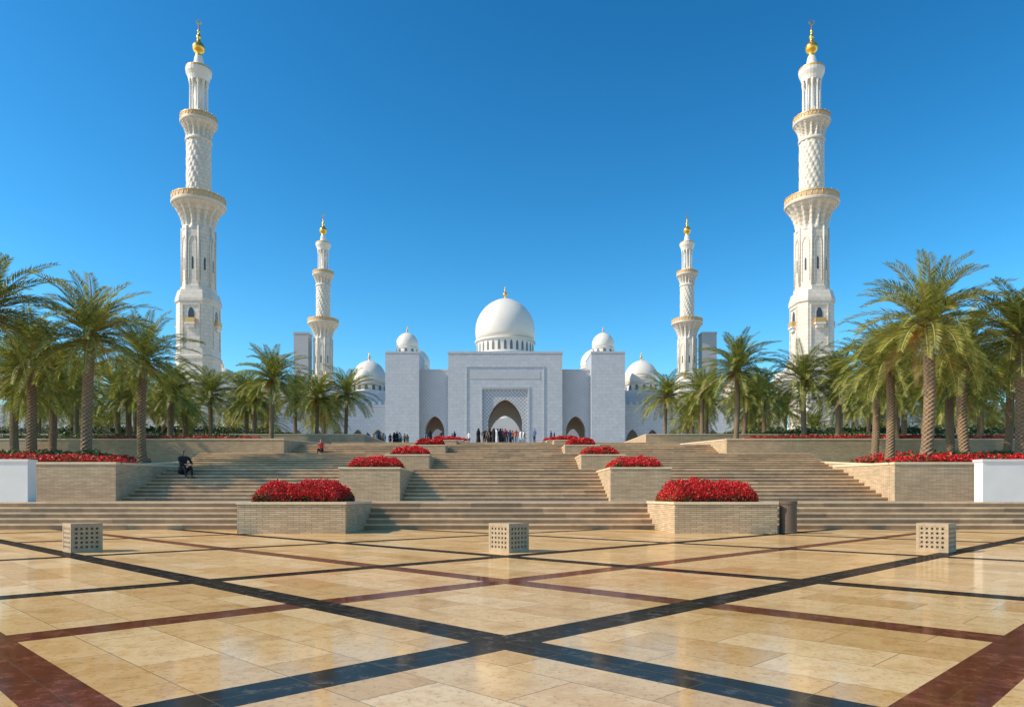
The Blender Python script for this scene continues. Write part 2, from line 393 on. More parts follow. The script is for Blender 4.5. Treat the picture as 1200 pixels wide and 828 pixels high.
def strip(nm,x,y,z,lx,ly,h,n,size,mats,pg,seed,lab,cat):
    o=bush(nm,lx,ly,h,n,size,mats,pg,seed,None); o.location=(x,y,z); tag(o,lab,cat); o['kind']='stuff'
FL='low mass of red flowering shrubs along a raised bed'
HL='clipped green hedge on the planted terrace'
strip('flower_bed',-20.6,28.3,2.1,11.8,1.6,.52,14000,.08,bushmats,.25,41,FL,'flowers')
strip('flower_bed',20.6,28.3,2.1,11.6,1.7,.52,14000,.08,bushmats,.12,42,FL,'flowers')
strip('hedge',-20.9,29.9,2.1,10.4,1.1,.78,8000,.10,greenmats,0,71,HL,'hedge')
strip('hedge',21.5,30.6,2.15,9,1.0,.74,7000,.10,greenmats,0,72,HL,'hedge')
strip('flower_bed',-24.5,33.6,2.2,13,1.5,.75,9000,.09,bushmats,.35,43,FL,'flowers')
strip('flower_bed',24.5,34.2,2.2,13,1.8,.75,9000,.09,bushmats,.15,44,FL,'flowers')
strip('hedge',-27.5,36.5,2.4,16,1.2,.85,7000,.12,greenmats,0,73,HL,'hedge')
strip('hedge',27.5,37.2,2.4,16,1.2,.85,7000,.12,greenmats,0,74,HL,'hedge')
strip('flower_bed',-30,42.5,2.8,18,1.4,.75,7000,.11,bushmats,.25,45,FL,'flowers')
strip('flower_bed',29,41.5,2.75,18,1.4,.8,7000,.11,bushmats,.15,46,FL,'flowers')
strip('flower_bed',-22.5,49,4.55,14,1.2,.5,5000,.11,bushmats,.35,47,FL,'flowers')
strip('flower_bed',22.5,49,4.55,14,1.2,.55,5000,.11,bushmats,.2,48,FL,'flowers')
strip('flower_bed',36,49,4.55,12,1.2,.55,4000,.11,bushmats,.2,49,FL,'flowers')
for sx in (-1,1):
    strip('hedge',sx*33,62,5.2,26,1.6,1.2,7000,.16,greenmats,0,51+sx,HL,'hedge')
    strip('hedge',sx*29,71,6.6,20,1.2,.7,5000,.16,greenmats,0,55+sx,HL,'hedge')
    strip('hedge',sx*52,85,6.8,56,2,2.8,9000,.25,greenmats,0,58+sx,HL,'hedge')

# ------------------------------------------------------------------ palms
def palm_crown_mesh(seed,nf=58,Rr=2.9):
    r=random.Random(seed); b=MB()
    for k in range(nf):
        t=k/nf; az=k*2.39996+r.uniform(-.2,.2)
        dead = t>.94 and r.random()<.5
        e0=math.radians(84-110*t**.85+r.uniform(-9,9)); droop=math.radians(r.uniform(44,78))*(1.0 if not dead else .6)
        if t>.8: droop*=.75
        Ln=Rr*r.uniform(.92,1.2)*(.85 if t<.12 else 1)
        seg=9; p=Vector((.12*math.cos(az),.12*math.sin(az),.1-.5*t)); pts=[p.copy()]; tans=[]
        yaw=r.uniform(-.2,.2)
        for i in range(seg):
            s=(i+.5)/seg; e=e0-droop*s**1.3; a=az+yaw*s
            d=Vector((math.cos(e)*math.cos(a),math.cos(e)*math.sin(a),math.sin(e)))
            tans.append(d); p=p+d*(Ln/seg); pts.append(p.copy())
        for i in range(seg):
            T=tans[i]; S=T.cross(Vector((0,0,1)))
            if S.length<.05: S=Vector((-math.sin(az),math.cos(az),0))
            S.normalize(); w0=.04*(1-i/seg)+.008; w1=.04*(1-(i+1)/seg)+.008
            b.face([pts[i]-S*w0,pts[i]+S*w0,pts[i+1]+S*w1,pts[i+1]-S*w1],2)
        nl=38
        for j in range(nl):
            s=.08+.92*(j+r.random()*.4)/nl
            q=min(seg-1e-3,s*seg); i=int(q); fr=q-i
            P=pts[i].lerp(pts[i+1],fr); T=tans[i]
            S=T.cross(Vector((0,0,1)))
            if S.length<.05: S=Vector((-math.sin(az),math.cos(az),0))
            S.normalize(); N=S.cross(T)
            ll=(.24+.34*math.sin(pi*min(1,s*1.02)**.8))*r.uniform(.9,1.1)*(Rr/2.9)
            for sd in (-1,1):
                D=(S*sd*.74+T*(.62+.35*s)+N*r.uniform(.15,.42)).normalized()
                tip=P+D*ll+Vector((0,0,-.10*ll)); mid=P+D*ll*.45
                Wd=T*.032
                b.face([P,mid+Wd,tip,mid-Wd],1 if dead else 0)
    for k in range(7):
        az=r.uniform(0,2*pi); p=Vector((0,0,-.1))
        for i in range(16):
            a=az+r.uniform(-.3,.3); q=Vector((math.cos(a)*r.uniform(.35,.75),math.sin(a)*r.uniform(.35,.75),-.25-r.random()*.75))
            d=Vector((r.uniform(-1,1),r.uniform(-1,1),r.uniform(-1,1))).normalized()*.06
            b.face([p,p+d*.3,q+d*.5,q-d*.5],3)
    return b
def trunk_mesh(seed,h,r0=.21):
    r=random.Random(seed); b=MB(); n=12
    rings=int(h/.09)
    bx=r.uniform(-.25,.25); by=r.uniform(-.25,.25)
    base=len(b.v)
    for k in range(rings+1):
        t=k/rings; z=h*t
        rr=r0*(1.35-.35*min(1,t*8)) if t<.125 else r0*(1-.12*t)
        if t>.86: rr*=1+.5*math.sin((t-.86)/.14*pi*.6)
        for i in range(n):
            a=2*pi*i/n
            lob=1.0+(.13 if (i+k)%2==0 else -.03)+r.uniform(-.03,.03)
            bend=math.sin(t*pi)*.5
            b.v.append((rr*lob*math.cos(a)+bx*bend,rr*lob*math.sin(a)+by*bend,z))
    for k in range(rings):
        for i in range(n):
            j=(i+1)%n
            b.f.append((base+k*n+i,base+k*n+j,base+(k+1)*n+j,base+(k+1)*n+i)); b.m.append(1 if (i+k)%2==0 else 0); b.s.append(False)
    for k in range(40):
        a=k*2.4; z=h-.05-.025*k; rr=r0*1.15
        d=Vector((math.cos(a),math.sin(a),.9)).normalized(); s=Vector((-math.sin(a),math.cos(a),0))
        p=Vector((math.cos(a)*rr*.8,math.sin(a)*rr*.8,z)); q=p+d*.26
        b.face([p-s*.07,p+s*.07,q+s*.03,q-s*.03],1)
    return b
crowns=[]; 
for k in range(4):
    o=palm_crown_mesh(100+k,nf=(70,62,74,60)[k]).build('crown',[M_leaf,M_dead,M_rachis,M_date]); crowns.append(o.data); bpy.data.objects.remove(o)
trunks=[]
for k in range(3):
    o=trunk_mesh(200+k,6.0).build('trunk',[M_bark,M_bark2]); trunks.append(o.data); bpy.data.objects.remove(o)
pc=[0]
def palm(x,y,zb,zc,cs=1.0,label='date palm with rough brown trunk and full arching green crown'):
    k=pc[0]; pc[0]+=1
    e=empty('palm_tree',(x,y,zb)); e.rotation_euler=(R.uniform(-.03,.03),R.uniform(-.03,.03),R.uniform(0,6.28))
    t=bpy.data.objects.new('trunk',trunks[k%3]); COL.objects.link(t); t.parent=e; t.scale=(1,1,(zc-zb)/6.0)
    c=bpy.data.objects.new('crown',crowns[k%4]); COL.objects.link(c); c.parent=e; c.location=(0,0,zc-zb); c.scale=(cs,)*3
    c.rotation_euler=(R.uniform(-.08,.08),R.uniform(-.08,.08),R.uniform(0,6.28))
    tag(e,label,'palm tree','date palms on the terraces')
P=[
 (-17.9,31,2.2,8.0,.96),(-20.9,29.2,2.15,8.6,.98),(-22.6,34.5,2.4,7.5,.97),(-19.0,38,2.6,8.2,.95),
 (-21.6,67,5.6,12.0,1.2),(-30,74,6.7,11.6,1.2),(-26.6,60,5.1,8.2,.8),(-18.4,83.5,6.85,12.9,1.25),(-21.4,82,6.85,12.3,1.2),
 (-28.5,80,6.8,12.5,1.2),(-25.4,88,6.85,13.0,1.25),(-33,62,5.2,10.2,1.15),(-36,55,5.0,9.9,1.12),(-32.5,50,4.7,9.0,1.05),(-27.5,44,3.0,8.0,1.0),(-30.5,47,3.1,8.8,1.0),
 (-39,66,5.5,11.4,1.2),(-45,70,6.7,12.0,1.2),(-36,78,6.8,12.2,1.2),(-43,84,6.9,12.5,1.2),(-50,80,6.9,12.2,1.2),(-27,40,2.8,7.2,.92),(-24.5,53,4.7,8.6,.9),(-29,56,4.9,8.8,1.0),(-25,72,6.7,10.6,1.0),
 (-55,92,6.85,12.5,1.25),(-34,95,6.85,12.3,1.25),(-47,98,6.85,12.7,1.25),(-62,96,6.85,12.5,1.25),(-24,96,6.85,12.2,1.2),
 (16.8,29,2.15,8.0,.97),(21.6,34,2.35,7.7,.97),(21.2,29.8,2.15,7.7,.95),(22.9,45,3.1,8.8,1.05),(19.7,62,5.3,11.9,1.25),(25.4,61.5,5.3,11.0,1.15),
 (18.9,86,6.85,13.0,1.25),(21.8,80,6.8,12.6,1.2),(27.8,78,6.8,12.0,1.18),(27.6,60,5.2,10.8,1.12),(26.1,48.5,4.65,9.4,1.05),(24.6,40,2.8,7.4,.92),(29,42,3.0,8.0,.97),
 (31.5,50,4.7,9.3,1.05),(33,60,5.2,10.4,1.15),(24.6,88,6.85,12.8,1.25),(38,66,5.5,11.3,1.2),(44,72,6.7,12.0,1.2),(35,76,6.8,12.0,1.2),(42,84,6.9,12.3,1.2),(50,80,6.9,12.0,1.2),
 (31,90,6.85,12.3,1.25),(37,96,6.85,12.6,1.25),(47,98,6.85,12.9,1.25),(56,92,6.85,12.5,1.25),(62,96,6.85,12.6,1.25),(20.4,38.5,2.6,8.2,.95),(23,70,6.7,10.8,1.0),(29,54,4.9,8.8,1.0),(36,55,5.0,9.6,1.1),(25,97,6.85,12.4,1.2),
]
for i in range(11):
    P.append((-28-7.2*i+R.uniform(-2,2),108+R.uniform(-6,12),6.85,12.2+R.uniform(-.8,.8),1.3))
    P.append((28+7.2*i+R.uniform(-2,2),108+R.uniform(-6,12),6.85,12.2+R.uniform(-.8,.8),1.3))
for p in P: palm(*p)

# ------------------------------------------------------------------ architecture helpers
def arch_pts(cx,hw,zs,zt,n=18):
    out=[]
    for i in range(n+1):
        t=-math.cos(pi*i/n); z=zs+(zt-zs)*max(0,1-abs(t)**1.6)**.6
        out.append((cx+t*hw,z))
    return out
def arch_wall(b,x0,x1,y0,y1,z0,z1,arches,mi=0,soff=None):
    soff=mi if soff is None else soff
    x=x0
    for (cx,hw,zs,zt) in sorted(arches):
        if cx-hw>x+1e-4: b.box(x,cx-hw,y0,y1,z0,z1,mi)
        pts=arch_pts(cx,hw,zs,zt)
        for (xa,za),(xb,zb) in zip(pts,pts[1:]):
            b.face([(xa,y0,za),(xb,y0,zb),(xb,y0,z1),(xa,y0,z1)],mi)
            b.face([(xb,y1,zb),(xa,y1,za),(xa,y1,z1),(xb,y1,z1)],mi)
            b.face([(xa,y0,za),(xa,y1,za),(xb,y1,zb),(xb,y0,zb)],soff)
        b.face([(cx-hw,y0,z1),(cx+hw,y0,z1),(cx+hw,y1,z1),(cx-hw,y1,z1)],mi)
        x=cx+hw
    if x1>x+1e-4: b.box(x,x1,y0,y1,z0,z1,mi)
def finial(name,parent,cx,cy,z,h,world=True):
    b=MB(); u=h
    pr=[(.16*u,0),(.12*u,.05*u),(.05*u,.12*u),(.045*u,.18*u),(.13*u,.25*u),(.16*u,.32*u),(.13*u,.39*u),(.04*u,.46*u),(.03*u,.52*u),(.07*u,.56*u),(.075*u,.59*u),(.03*u,.64*u),(.022*u,.68*u),(.045*u,.71*u),(.02*u,.75*u),(.012*u,.86*u),(0,.87*u)]
    b.rev([(r,z+q) for r,q in pr],16,cx,cy)
    n=18; cz=z+.93*u; ro=.07*u
    for i in range(n):
        a0=math.radians(-240+300*i/n); a1=math.radians(-240+300*(i+1)/n)
        w0=.022*u*math.sin(pi*i/n); w1=.022*u*math.sin(pi*(i+1)/n)
        q=[(cx+ro*math.cos(a0),cz+ro*math.sin(a0)),(cx+ro*math.cos(a1),cz+ro*math.sin(a1)),(cx+(ro-w1)*math.cos(a1),cz+(ro-w1)*math.sin(a1)),(cx+(ro-w0)*math.cos(a0),cz+(ro-w0)*math.sin(a0))]
        for yy in (-.01*u,.01*u): b.face([(x,cy+yy,zz) for x,zz in q])
        b.face([(q[0][0],cy-.01*u,q[0][1]),(q[1][0],cy-.01*u,q[1][1]),(q[1][0],cy+.01*u,q[1][1]),(q[0][0],cy+.01*u,q[0][1])])
    return b.build(name,[M_gold],parent,world=world)
def dome(parent,cx,cy,zb,r,drum,h,fh,nwin=20):
    b=MB()
    b.rev([(r*1.0,zb),(r*1.0,zb+drum*.12),(r*.955,zb+drum*.16),(r*.955,zb+drum*.82),(r*1.02,zb+drum*.88),(r*1.02,zb+drum*.96),(r*.96,zb+drum)],48,cx,cy,0,False)
    z=zb+drum
    pr=[(.955,0),(.985,.10),(1.0,.22),(.985,.36),(.93,.50),(.83,.635),(.69,.76),(.52,.86),(.34,.93),(.17,.975),(.05,.995),(0,1.0)]
    b.rev([(r*a,z+h*q) for a,q in pr],48,cx,cy)
    for k in range(nwin):
        a=2*pi*(k+.5)/nwin; ca,sa=math.cos(a),math.sin(a); rr=r*.957; hw=r*pi/nwin*.40
        pts=[(-hw,zb+drum*.2),(hw,zb+drum*.2)]+[(x,zz) for x,zz in reversed(arch_pts(0,hw,zb+drum*.55,zb+drum*.78,8))]
        b.face([(cx+ca*(rr+.02)-sa*x,cy+sa*(rr+.02)+ca*x,zz) for x,zz in pts],1)
    o=b.build('dome',[M_marble_s,M_drumglass],parent,world=True)
    finial('finial',o,cx,cy,z+h-.02*h,fh)
    o.children[0].matrix_parent_inverse=Matrix.Identity(4)
    return o

# ------------------------------------------------------------------ mosque
mq=empty('mosque',(0,174,6.85)); ZB=6.8
tag(mq,'white marble mosque entrance facade with arched portal, domes and arcades','mosque')
def part(b,name,mats,lab=None):
    o=b.build(name,mats,mq,world=True)
    if lab: o['label']=lab
    return o
b=MB()
b.box(-13.7,-5.4,174,190,ZB,35.3); b.box(5.4,13.7,174,190,ZB,35.3); b.box(-5.4,5.4,174,190,26.6,35.3)
b.box(-13.85,13.85,173.88,190.15,35.3,35.8)
for (x0,x1,z0,z1) in [(-5.85,-5.5,ZB,27.0),(5.5,5.85,ZB,27.0),(-5.85,5.85,27.0,27.35),(-9.4,-9.15,ZB,32),(9.15,9.4,ZB,32),(-9.4,9.4,32,32.25)]:
    b.box(x0,x1,173.85,173.997,z0,z1)
part(b,'gatehouse_wall',[M_marble])
b=MB(); b.box(-8.4,8.4,173.93,173.995,29.2,31.0); part(b,'carved_frieze',[M_frieze])
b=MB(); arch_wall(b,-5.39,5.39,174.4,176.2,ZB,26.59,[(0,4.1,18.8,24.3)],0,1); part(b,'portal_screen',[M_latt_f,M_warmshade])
b=MB(); arch_wall(b,-5.39,5.39,186,187,ZB,26.59,[(0,3.9,17.2,21.8)],0,0); part(b,'inner_portal_arch',[M_marble])
b=MB(); 
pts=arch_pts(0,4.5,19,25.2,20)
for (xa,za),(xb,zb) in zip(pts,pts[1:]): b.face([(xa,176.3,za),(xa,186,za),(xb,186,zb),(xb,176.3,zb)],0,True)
part(b,'portal_vault',[M_warmshade])
for sx in (-1,1):
    def X(a,c): return (a,c) if sx>0 else (-c,-a)
    b=MB(); x0,x1=X(20.7,28.8); b.box(x0,x1,174.2,186,ZB,35.4); b.box(x0-.08,x1+.08,174.1,186.1,35.4,35.85); part(b,'corner_pavilion_wall',[M_marble])
    b=MB(); x0,x1=X(13.7,20.7); arch_wall(b,x0,x1,177,179.5,ZB,21.7,[(sx*17.2,2.35,17.0,20.6)],0,1); b.box(x0,x1,177,186,21.7,31.6); b.box(x0,x1,176.9,186,31.6,32.0); part(b,'side_wall',[M_latt,M_warmshade])
    b=MB(); arch_wall(b,x0,x1,184,184.6,ZB,21.69,[(sx*17.2,1.9,15.0,18.2)],0); part(b,'inner_side_arch',[M_warmshade])
    b=MB(); x0,x1=X(28.8,69.2)
    ar=[(sx*(31.6+5.0*i),1.75,14.2,17.6) for i in range(8)]
    arch_wall(b,x0,x1,180,181,ZB,23.2,ar); b.box(x0,x1,179.85,190,23.2,23.7); b.box(x0,x1,189,190,ZB,23.2)
    for i in range(26):
        xx=sx*(29.6+1.55*i); b.box(xx-.35,xx+.35,179.9,180.3,23.7,24.5)
    part(b,'arcade_wall',[M_marble])
    b=MB()
    for a in ar:
        for s2 in (-1,1):
            b.rev([(.35,ZB),(.28,ZB+.5),(.24,13.2),(.42,14.0),(.42,14.2)],10,a[0]+s2*1.5,179.6)
    part(b,'arcade_columns',[M_marble_s])
    dome(mq,sx*24.3,180,35.85,2.75,1.9,3.9,1.8,10)
    dome(mq,sx*29.6,232,38.5,5.5,3.5,6.6,2.0,14)
    dome(mq,sx*35.6,190,28.0,4.4,2.3,6.4,2.6,14)
    dome(mq,sx*47,190,24.0,4.3,2.3,5.6,2.3,14)
    dome(mq,sx*61,190,24.0,4.3,2.3,5.6,2.3,14)
    dome(mq,sx*76.3,196,27.4,4.3,2.3,5.9,2.3,14)
    dome(mq,sx*90,196,24.4,4.3,2.3,5.6,2.3,14)
    b=MB(); x0,x1=X(28.9,41); b.box(x0,x1,185,196,24.01,28.0); x0,x1=X(28.9,66); b.box(x0,x1,185,196,23.72,24.0); part(b,'roof_plinth',[M_marble])
    b=MB(); x0,x1=X(79,130); arch_wall(b,x0,x1,184,185,ZB,23.2,[(sx*(83+5*i),1.75,14.2,17.6) for i in range(9)]); b.box(x0,x1,184,200,23.2,24.3); b.box(x0,x1,192,193,ZB,23.2); x0,x1=X(72.8,82); b.box(x0,x1,190,202,24.31,27.4)
    part(b,'side_arcade_wall',[M_marble])
    b=MB(); x0,x1=X(23.5,35.5); b.box(x0,x1,226,238,ZB,38.5); x0,x1=X(36,40); b.box(x0,x1,200,290,ZB,22)
    x0,x1=X(10,36); arch_wall(b,x0,x1,214,215,ZB,27,[(sx*(13+4.6*i),1.5,14,17.6) for i in range(5)]); b.box(x0,x1,220,221,ZB,27); part(b,'court_wall',[M_marble])
ph=empty('prayer_hall',(0,340,6.85)); tag(ph,'huge white marble prayer hall topped with a great dome','mosque hall')
b=MB()
arch_wall(b,-22,22,318,319,ZB,48,[(0,4.2,24,33),(-12,3,20,27),(12,3,20,27)]); b.box(-22,22,320,362,ZB,62.8); b.box(-14,14,326,354,62.8,66)
b.build('hall_wall',[M_marble],ph,world=True)
dome(ph,0,340,66,14.0,7.6,20.3,7.0,30)
cp=empty('courtyard_pavilion',(0,250,6.85)); tag(cp,'pale marble pavilion with pointed arches inside the courtyard','pavilion')
b=MB(); arch_wall(b,-9,9,250,251,ZB,28,[(-4.6,1.7,19,23.5),(0,1.7,19,23.5),(4.6,1.7,19,23.5)]); b.build('wall',[M_marble_s],cp,world=True)
dome(cp,0,262,24,4.6,2.5,6.5,2,12)
for sx in (-1,1):
    b=MB(); b.box(-2.9,2.9,-2.9,2.9,0,59.2); b.box(-3.05,3.05,-3.05,3.05,59.2,60)
    o=b.build('marble_pylon',[M_pylon],loc=(sx*81.7,293,6.85)); tag(o,'tall square plain grey marble pylon behind the mosque','tower','square pylons')

# ------------------------------------------------------------------ minaret (local z=0 at plaza)
mn=empty('minaret',(-73.5,174,6.85)); tag(mn,'tall white marble minaret with gilded balconies and golden finial','minaret','four matching minarets')
def z_(w): return w-6.85
def chsq(r,z,c=.38):
    q=r*(1-c)
    return [(r,-q,z),(r,q,z),(q,r,z),(-q,r,z),(-r,q,z),(-r,-q,z),(-q,-r,z),(q,-r,z)]
def loft(b,rings,mi=0):
    n=len(rings[0]); k=len(b.v)
    for r in rings: b.v+=r
    for i in range(len(rings)-1):
        for j in range(n):
            b.f.append((k+i*n+j,k+i*n+(j+1)%n,k+(i+1)*n+(j+1)%n,k+(i+1)*n+j)); b.m.append(mi); b.s.append(False)
    b.f.append(tuple(k+(len(rings)-1)*n+j for j in range(n))); b.m.append(mi); b.s.append(False)
b=MB(); RB=4.3
loft(b,[chsq(5.0,0),chsq(5.0,3),chsq(4.45,3.2),chsq(4.4,z_(33)),chsq(4.6,z_(33.3)),chsq(4.6,z_(34)),chsq(RB,z_(34.3)),chsq(RB-.05,z_(46.5)),chsq(4.5,z_(46.8)),chsq(4.5,z_(47.5)),chsq(4.0,z_(49.6))])
for sx,sy in ((0,-1),(0,1),(1,0),(-1,0)):
    for (t0,t1,za,zb) in ((-2.1,-1.85,36,45.8),(1.85,2.1,36,45.8),(-2.1,2.1,45.8,46.1)):
        if sx==0: b.box(t0,t1,min(sy*4.2,sy*4.45),max(sy*4.2,sy*4.45),z_(za),z_(zb))
        else: b.box(min(sx*4.2,sx*4.45),max(sx*4.2,sx*4.45),t0,t1,z_(za),z_(zb))
    a=math.atan2(sy,sx); ca,sa=math.cos(a),math.sin(a)
    pts=[(-.7,z_(42)),(.7,z_(42))]+list(reversed(arch_pts(0,.7,z_(44),z_(45.3),8)))
    b.face([(ca*4.33-sa*x,sa*4.33+ca*x,z) for x,z in pts],1)
b.build('base',[M_minaret,M_glass],mn)
b=MB()
a8=pi/8; RO=3.75
b.rev([(4.1,z_(49.6)),(4.1,z_(50.6)),(RO,z_(50.8)),(RO,z_(64.4))],8,0,0,0,False,a8)
for k in range(8):
    a=a8+k*pi/4; b.rev([(.24,z_(50.7)),(.24,z_(64.7))],8,RO*.995*math.cos(a),RO*.995*math.sin(a),0,True)
    a=k*pi/4; ca,sa=math.cos(a),math.sin(a); d=RO*math.cos(pi/8)
    pts=arch_pts(0,1.0,z_(60.5),z_(62.8),10); pin=arch_pts(0,.8,z_(60.4),z_(62.3),10)
    pts=[(-1.0,z_(52))]+pts+[(1.0,z_(52))]; pin=[(-.8,z_(52))]+pin+[(.8,z_(52))]
    for i in range(len(pts)-1):
        q=[pts[i],pts[i+1],pin[i+1],pin[i]]
        b.face([(ca*(d+.14)-sa*x,sa*(d+.14)+ca*x,z) for x,z in q])
        b.face([(ca*(d+.14)-sa*pin[i][0],sa*(d+.14)+ca*pin[i][0],pin[i][1]),(ca*(d+.14)-sa*pin[i+1][0],sa*(d+.14)+ca*pin[i+1][0],pin[i+1][1]),(ca*d-sa*pin[i+1][0],sa*d+ca*pin[i+1][0],pin[i+1][1]),(ca*d-sa*pin[i][0],sa*d+ca*pin[i][0],pin[i][1])])
    d+=.02
    pts=[(-.22,z_(54.5)),(.22,z_(54.5))]+list(reversed(arch_pts(0,.22,z_(57),z_(57.5),6)))
    b.face([(ca*d-sa*x,sa*d+ca*x,z) for x,z in pts],1)
b.build('octagonal_shaft',[M_minaret,M_glass],mn)
for sx,sy in ((0,-1),(0,1),(1,0),(-1,0)):
    b=MB(); a=math.atan2(sy,sx); ca,sa=math.cos(a),math.sin(a)
    def bx(b,r0,r1,t0,t1,z0,z1,mi=0):
        c=[(r,t) for r,t in ((r0,t0),(r1,t0),(r1,t1),(r0,t1))]; k=len(b.v)
        for z in (z0,z1): b.v+=[(ca*r-sa*t,sa*r+ca*t,z) for r,t in c]
        for f in [(0,3,2,1),(4,5,6,7),(0,1,5,4),(1,2,6,5),(2,3,7,6),(3,0,4,7)]: b.f.append(tuple(k+i for i in f)); b.m.append(mi); b.s.append(False)
    bx(b,4.2,5.2,-1.2,1.2,z_(41.2),z_(41.6),0); bx(b,4.2,4.85,-.9,.9,z_(40.4),z_(41.2),0)
    bx(b,5.05,5.15,-1.15,1.15,z_(41.6),z_(42.7),1); bx(b,4.3,5.15,-1.2,-1.1,z_(41.6),z_(42.7),1); bx(b,4.3,5.15,1.1,1.2,z_(41.6),z_(42.7),1)
    b.build('small_balcony',[M_marble_s,M_goldrail],mn)
b=MB()
nz=110; pr=[(2.62,z_(71.6)+ (86.6-71.6)*i/nz) for i in range(nz+1)]
b.rev(pr,144,0,0,0,True,0,lambda a,z: 1+.07*abs(math.cos(6*a+z*.9))+.03*abs(math.cos(8*a-z*1.6)))
b.rev([(3.1,z_(71.4)),(3.1,z_(72.8)),(2.85,z_(73.0))],32); b.rev([(2.9,z_(85.6)),(3.05,z_(85.8)),(3.05,z_(86.3))],32)
b.build('spiral_shaft',[M_minaret],mn)
def balcony(r0,r1,z0,z1,zr,lobes):
    b=MB(); n=lobes*6
    pr=[]
    for i in range(13):
        t=i/12; r=r0+(r1-r0)*(t**2.1)+.08*(i%2); pr.append((r,z_(z0)+(z_(z1)-z_(z0))*t))
    H=z_(z1)-z_(z0)
    b.rev(pr,n,0,0,0,False,0,lambda a,z: 1-.20*abs(math.sin(lobes*a/2))**2*math.sin(pi*min(1,max(0,(z-z_(z0))/H))))
    b.rev([(r1+.15,z_(z1)+.003),(r1+.25,z_(z1)+.3),(r1+.25,z_(z1)+.6)],n,0,0,0,False)
    o=b.build('balcony',[M_minaret],mn)
    q=MB(); zz=z_(z1)+.6; rr=r1+.1
    q.rev([(rr-.1,zr+zz-.22),(rr+.1,zr+zz-.22),(rr+.1,zr+zz),(rr-.1,zr+zz),(rr-.1,zr+zz-.22)],n,0,0,0,False,0,None,False)
    q.rev([(rr-.06,zz),(rr+.06,zz),(rr+.06,zz+.2),(rr-.06,zz+.2)],n,0,0,0,False,0,None,False)
    q.rev([(rr,zz+.2),(rr,zr+zz-.2)],n,0,0,1,False,0,None,False)
    m=lobes*2
    for k in range(m):
        a=2*pi*k/m; q.rev([(.09,zz),(.09,zz+zr+(.25 if k%2==0 else 0))],5,rr*math.cos(a),rr*math.sin(a))
    q.build('railing',[M_goldrail,M_latt_g],o)
balcony(3.6,5.95,64.2,70.3,1.5,16)
balcony(2.8,4.0,85.9,89.9,1.2,16)
b=MB()
b.rev([(2.2,z_(90.5)),(2.2,z_(92.6)),(1.4,z_(92.8)),(1.3,z_(99.6)),(1.9,z_(100.4)),(2.15,z_(101))],24)
b.build('lantern_core',[M_marble_s],mn)
b=MB()
for k in range(10):
    a=2*pi*k/10; b.rev([(.30,z_(92.2)),(.23,z_(92.7)),(.21,z_(99)),(.36,z_(99.8)),(.36,z_(100.4))],8,1.95*math.cos(a),1.95*math.sin(a))
b.build('lantern_columns',[M_marble_s],mn)
b=MB()
b.rev([(2.25,z_(100.2)),(2.5,z_(101.2)),(2.9,z_(102.1)),(3.0,z_(102.9)),(2.8,z_(103)),(1.8,z_(103.05)),(1.6,z_(103.6)),(1.2,z_(104.6)),(1.05,z_(105.6)),(.85,z_(106.4))],24,0,0,0,False)
b.rev([(2.95,z_(102.9)),(2.95,z_(103.4)),(2.8,z_(103.4)),(2.8,z_(102.9))],24,0,0,1,False)
b.build('lantern_cap',[M_marble_s,M_goldrail],mn)
b=MB(); zf=z_(106.3)
b.rev([(.85,zf),(.7,zf+.4),(.65,zf+.6),(1.2,zf+1.3),(1.45,zf+2.0),(1.43,zf+2.5),(1.05,zf+3.1),(.5,zf+3.6),(.35,zf+4.2),(.58,zf+4.6),(.58,zf+4.9),(.28,zf+5.3),(.2,zf+5.9),(.4,zf+6.15),(.15,zf+6.5),(.12,zf+8),(0,zf+8.01)],24)
for i in range(20):
    a0=math.radians(-60+300*i/20+0); a1=math.radians(-60+300*(i+1)/20)
    w0=.32*math.sin(pi*i/20); w1=.32*math.sin(pi*(i+1)/20); ro=.62; cz=zf+8.4
    q=[(ro*math.cos(a0+2.6),ro*math.sin(a0+2.6)),(ro*math.cos(a1+2.6),ro*math.sin(a1+2.6)),((ro-w1)*math.cos(a1+2.6),(ro-w1)*math.sin(a1+2.6)),((ro-w0)*math.cos(a0+2.6),(ro-w0)*math.sin(a0+2.6))]
    for yy in (-.1,.1): b.face([(x,yy,cz+z) for x,z in q])
    b.face([(q[0][0],-.1,cz+q[0][1]),(q[1][0],-.1,cz+q[1][1]),(q[1][0],.1,cz+q[1][1]),(q[0][0],.1,cz+q[0][1])])
b.build('finial',[M_gold],mn)
for loc in ((73.5,174,6.85),(-73.5,293,6.85),(73.5,293,6.85)): copy_thing(mn,loc)

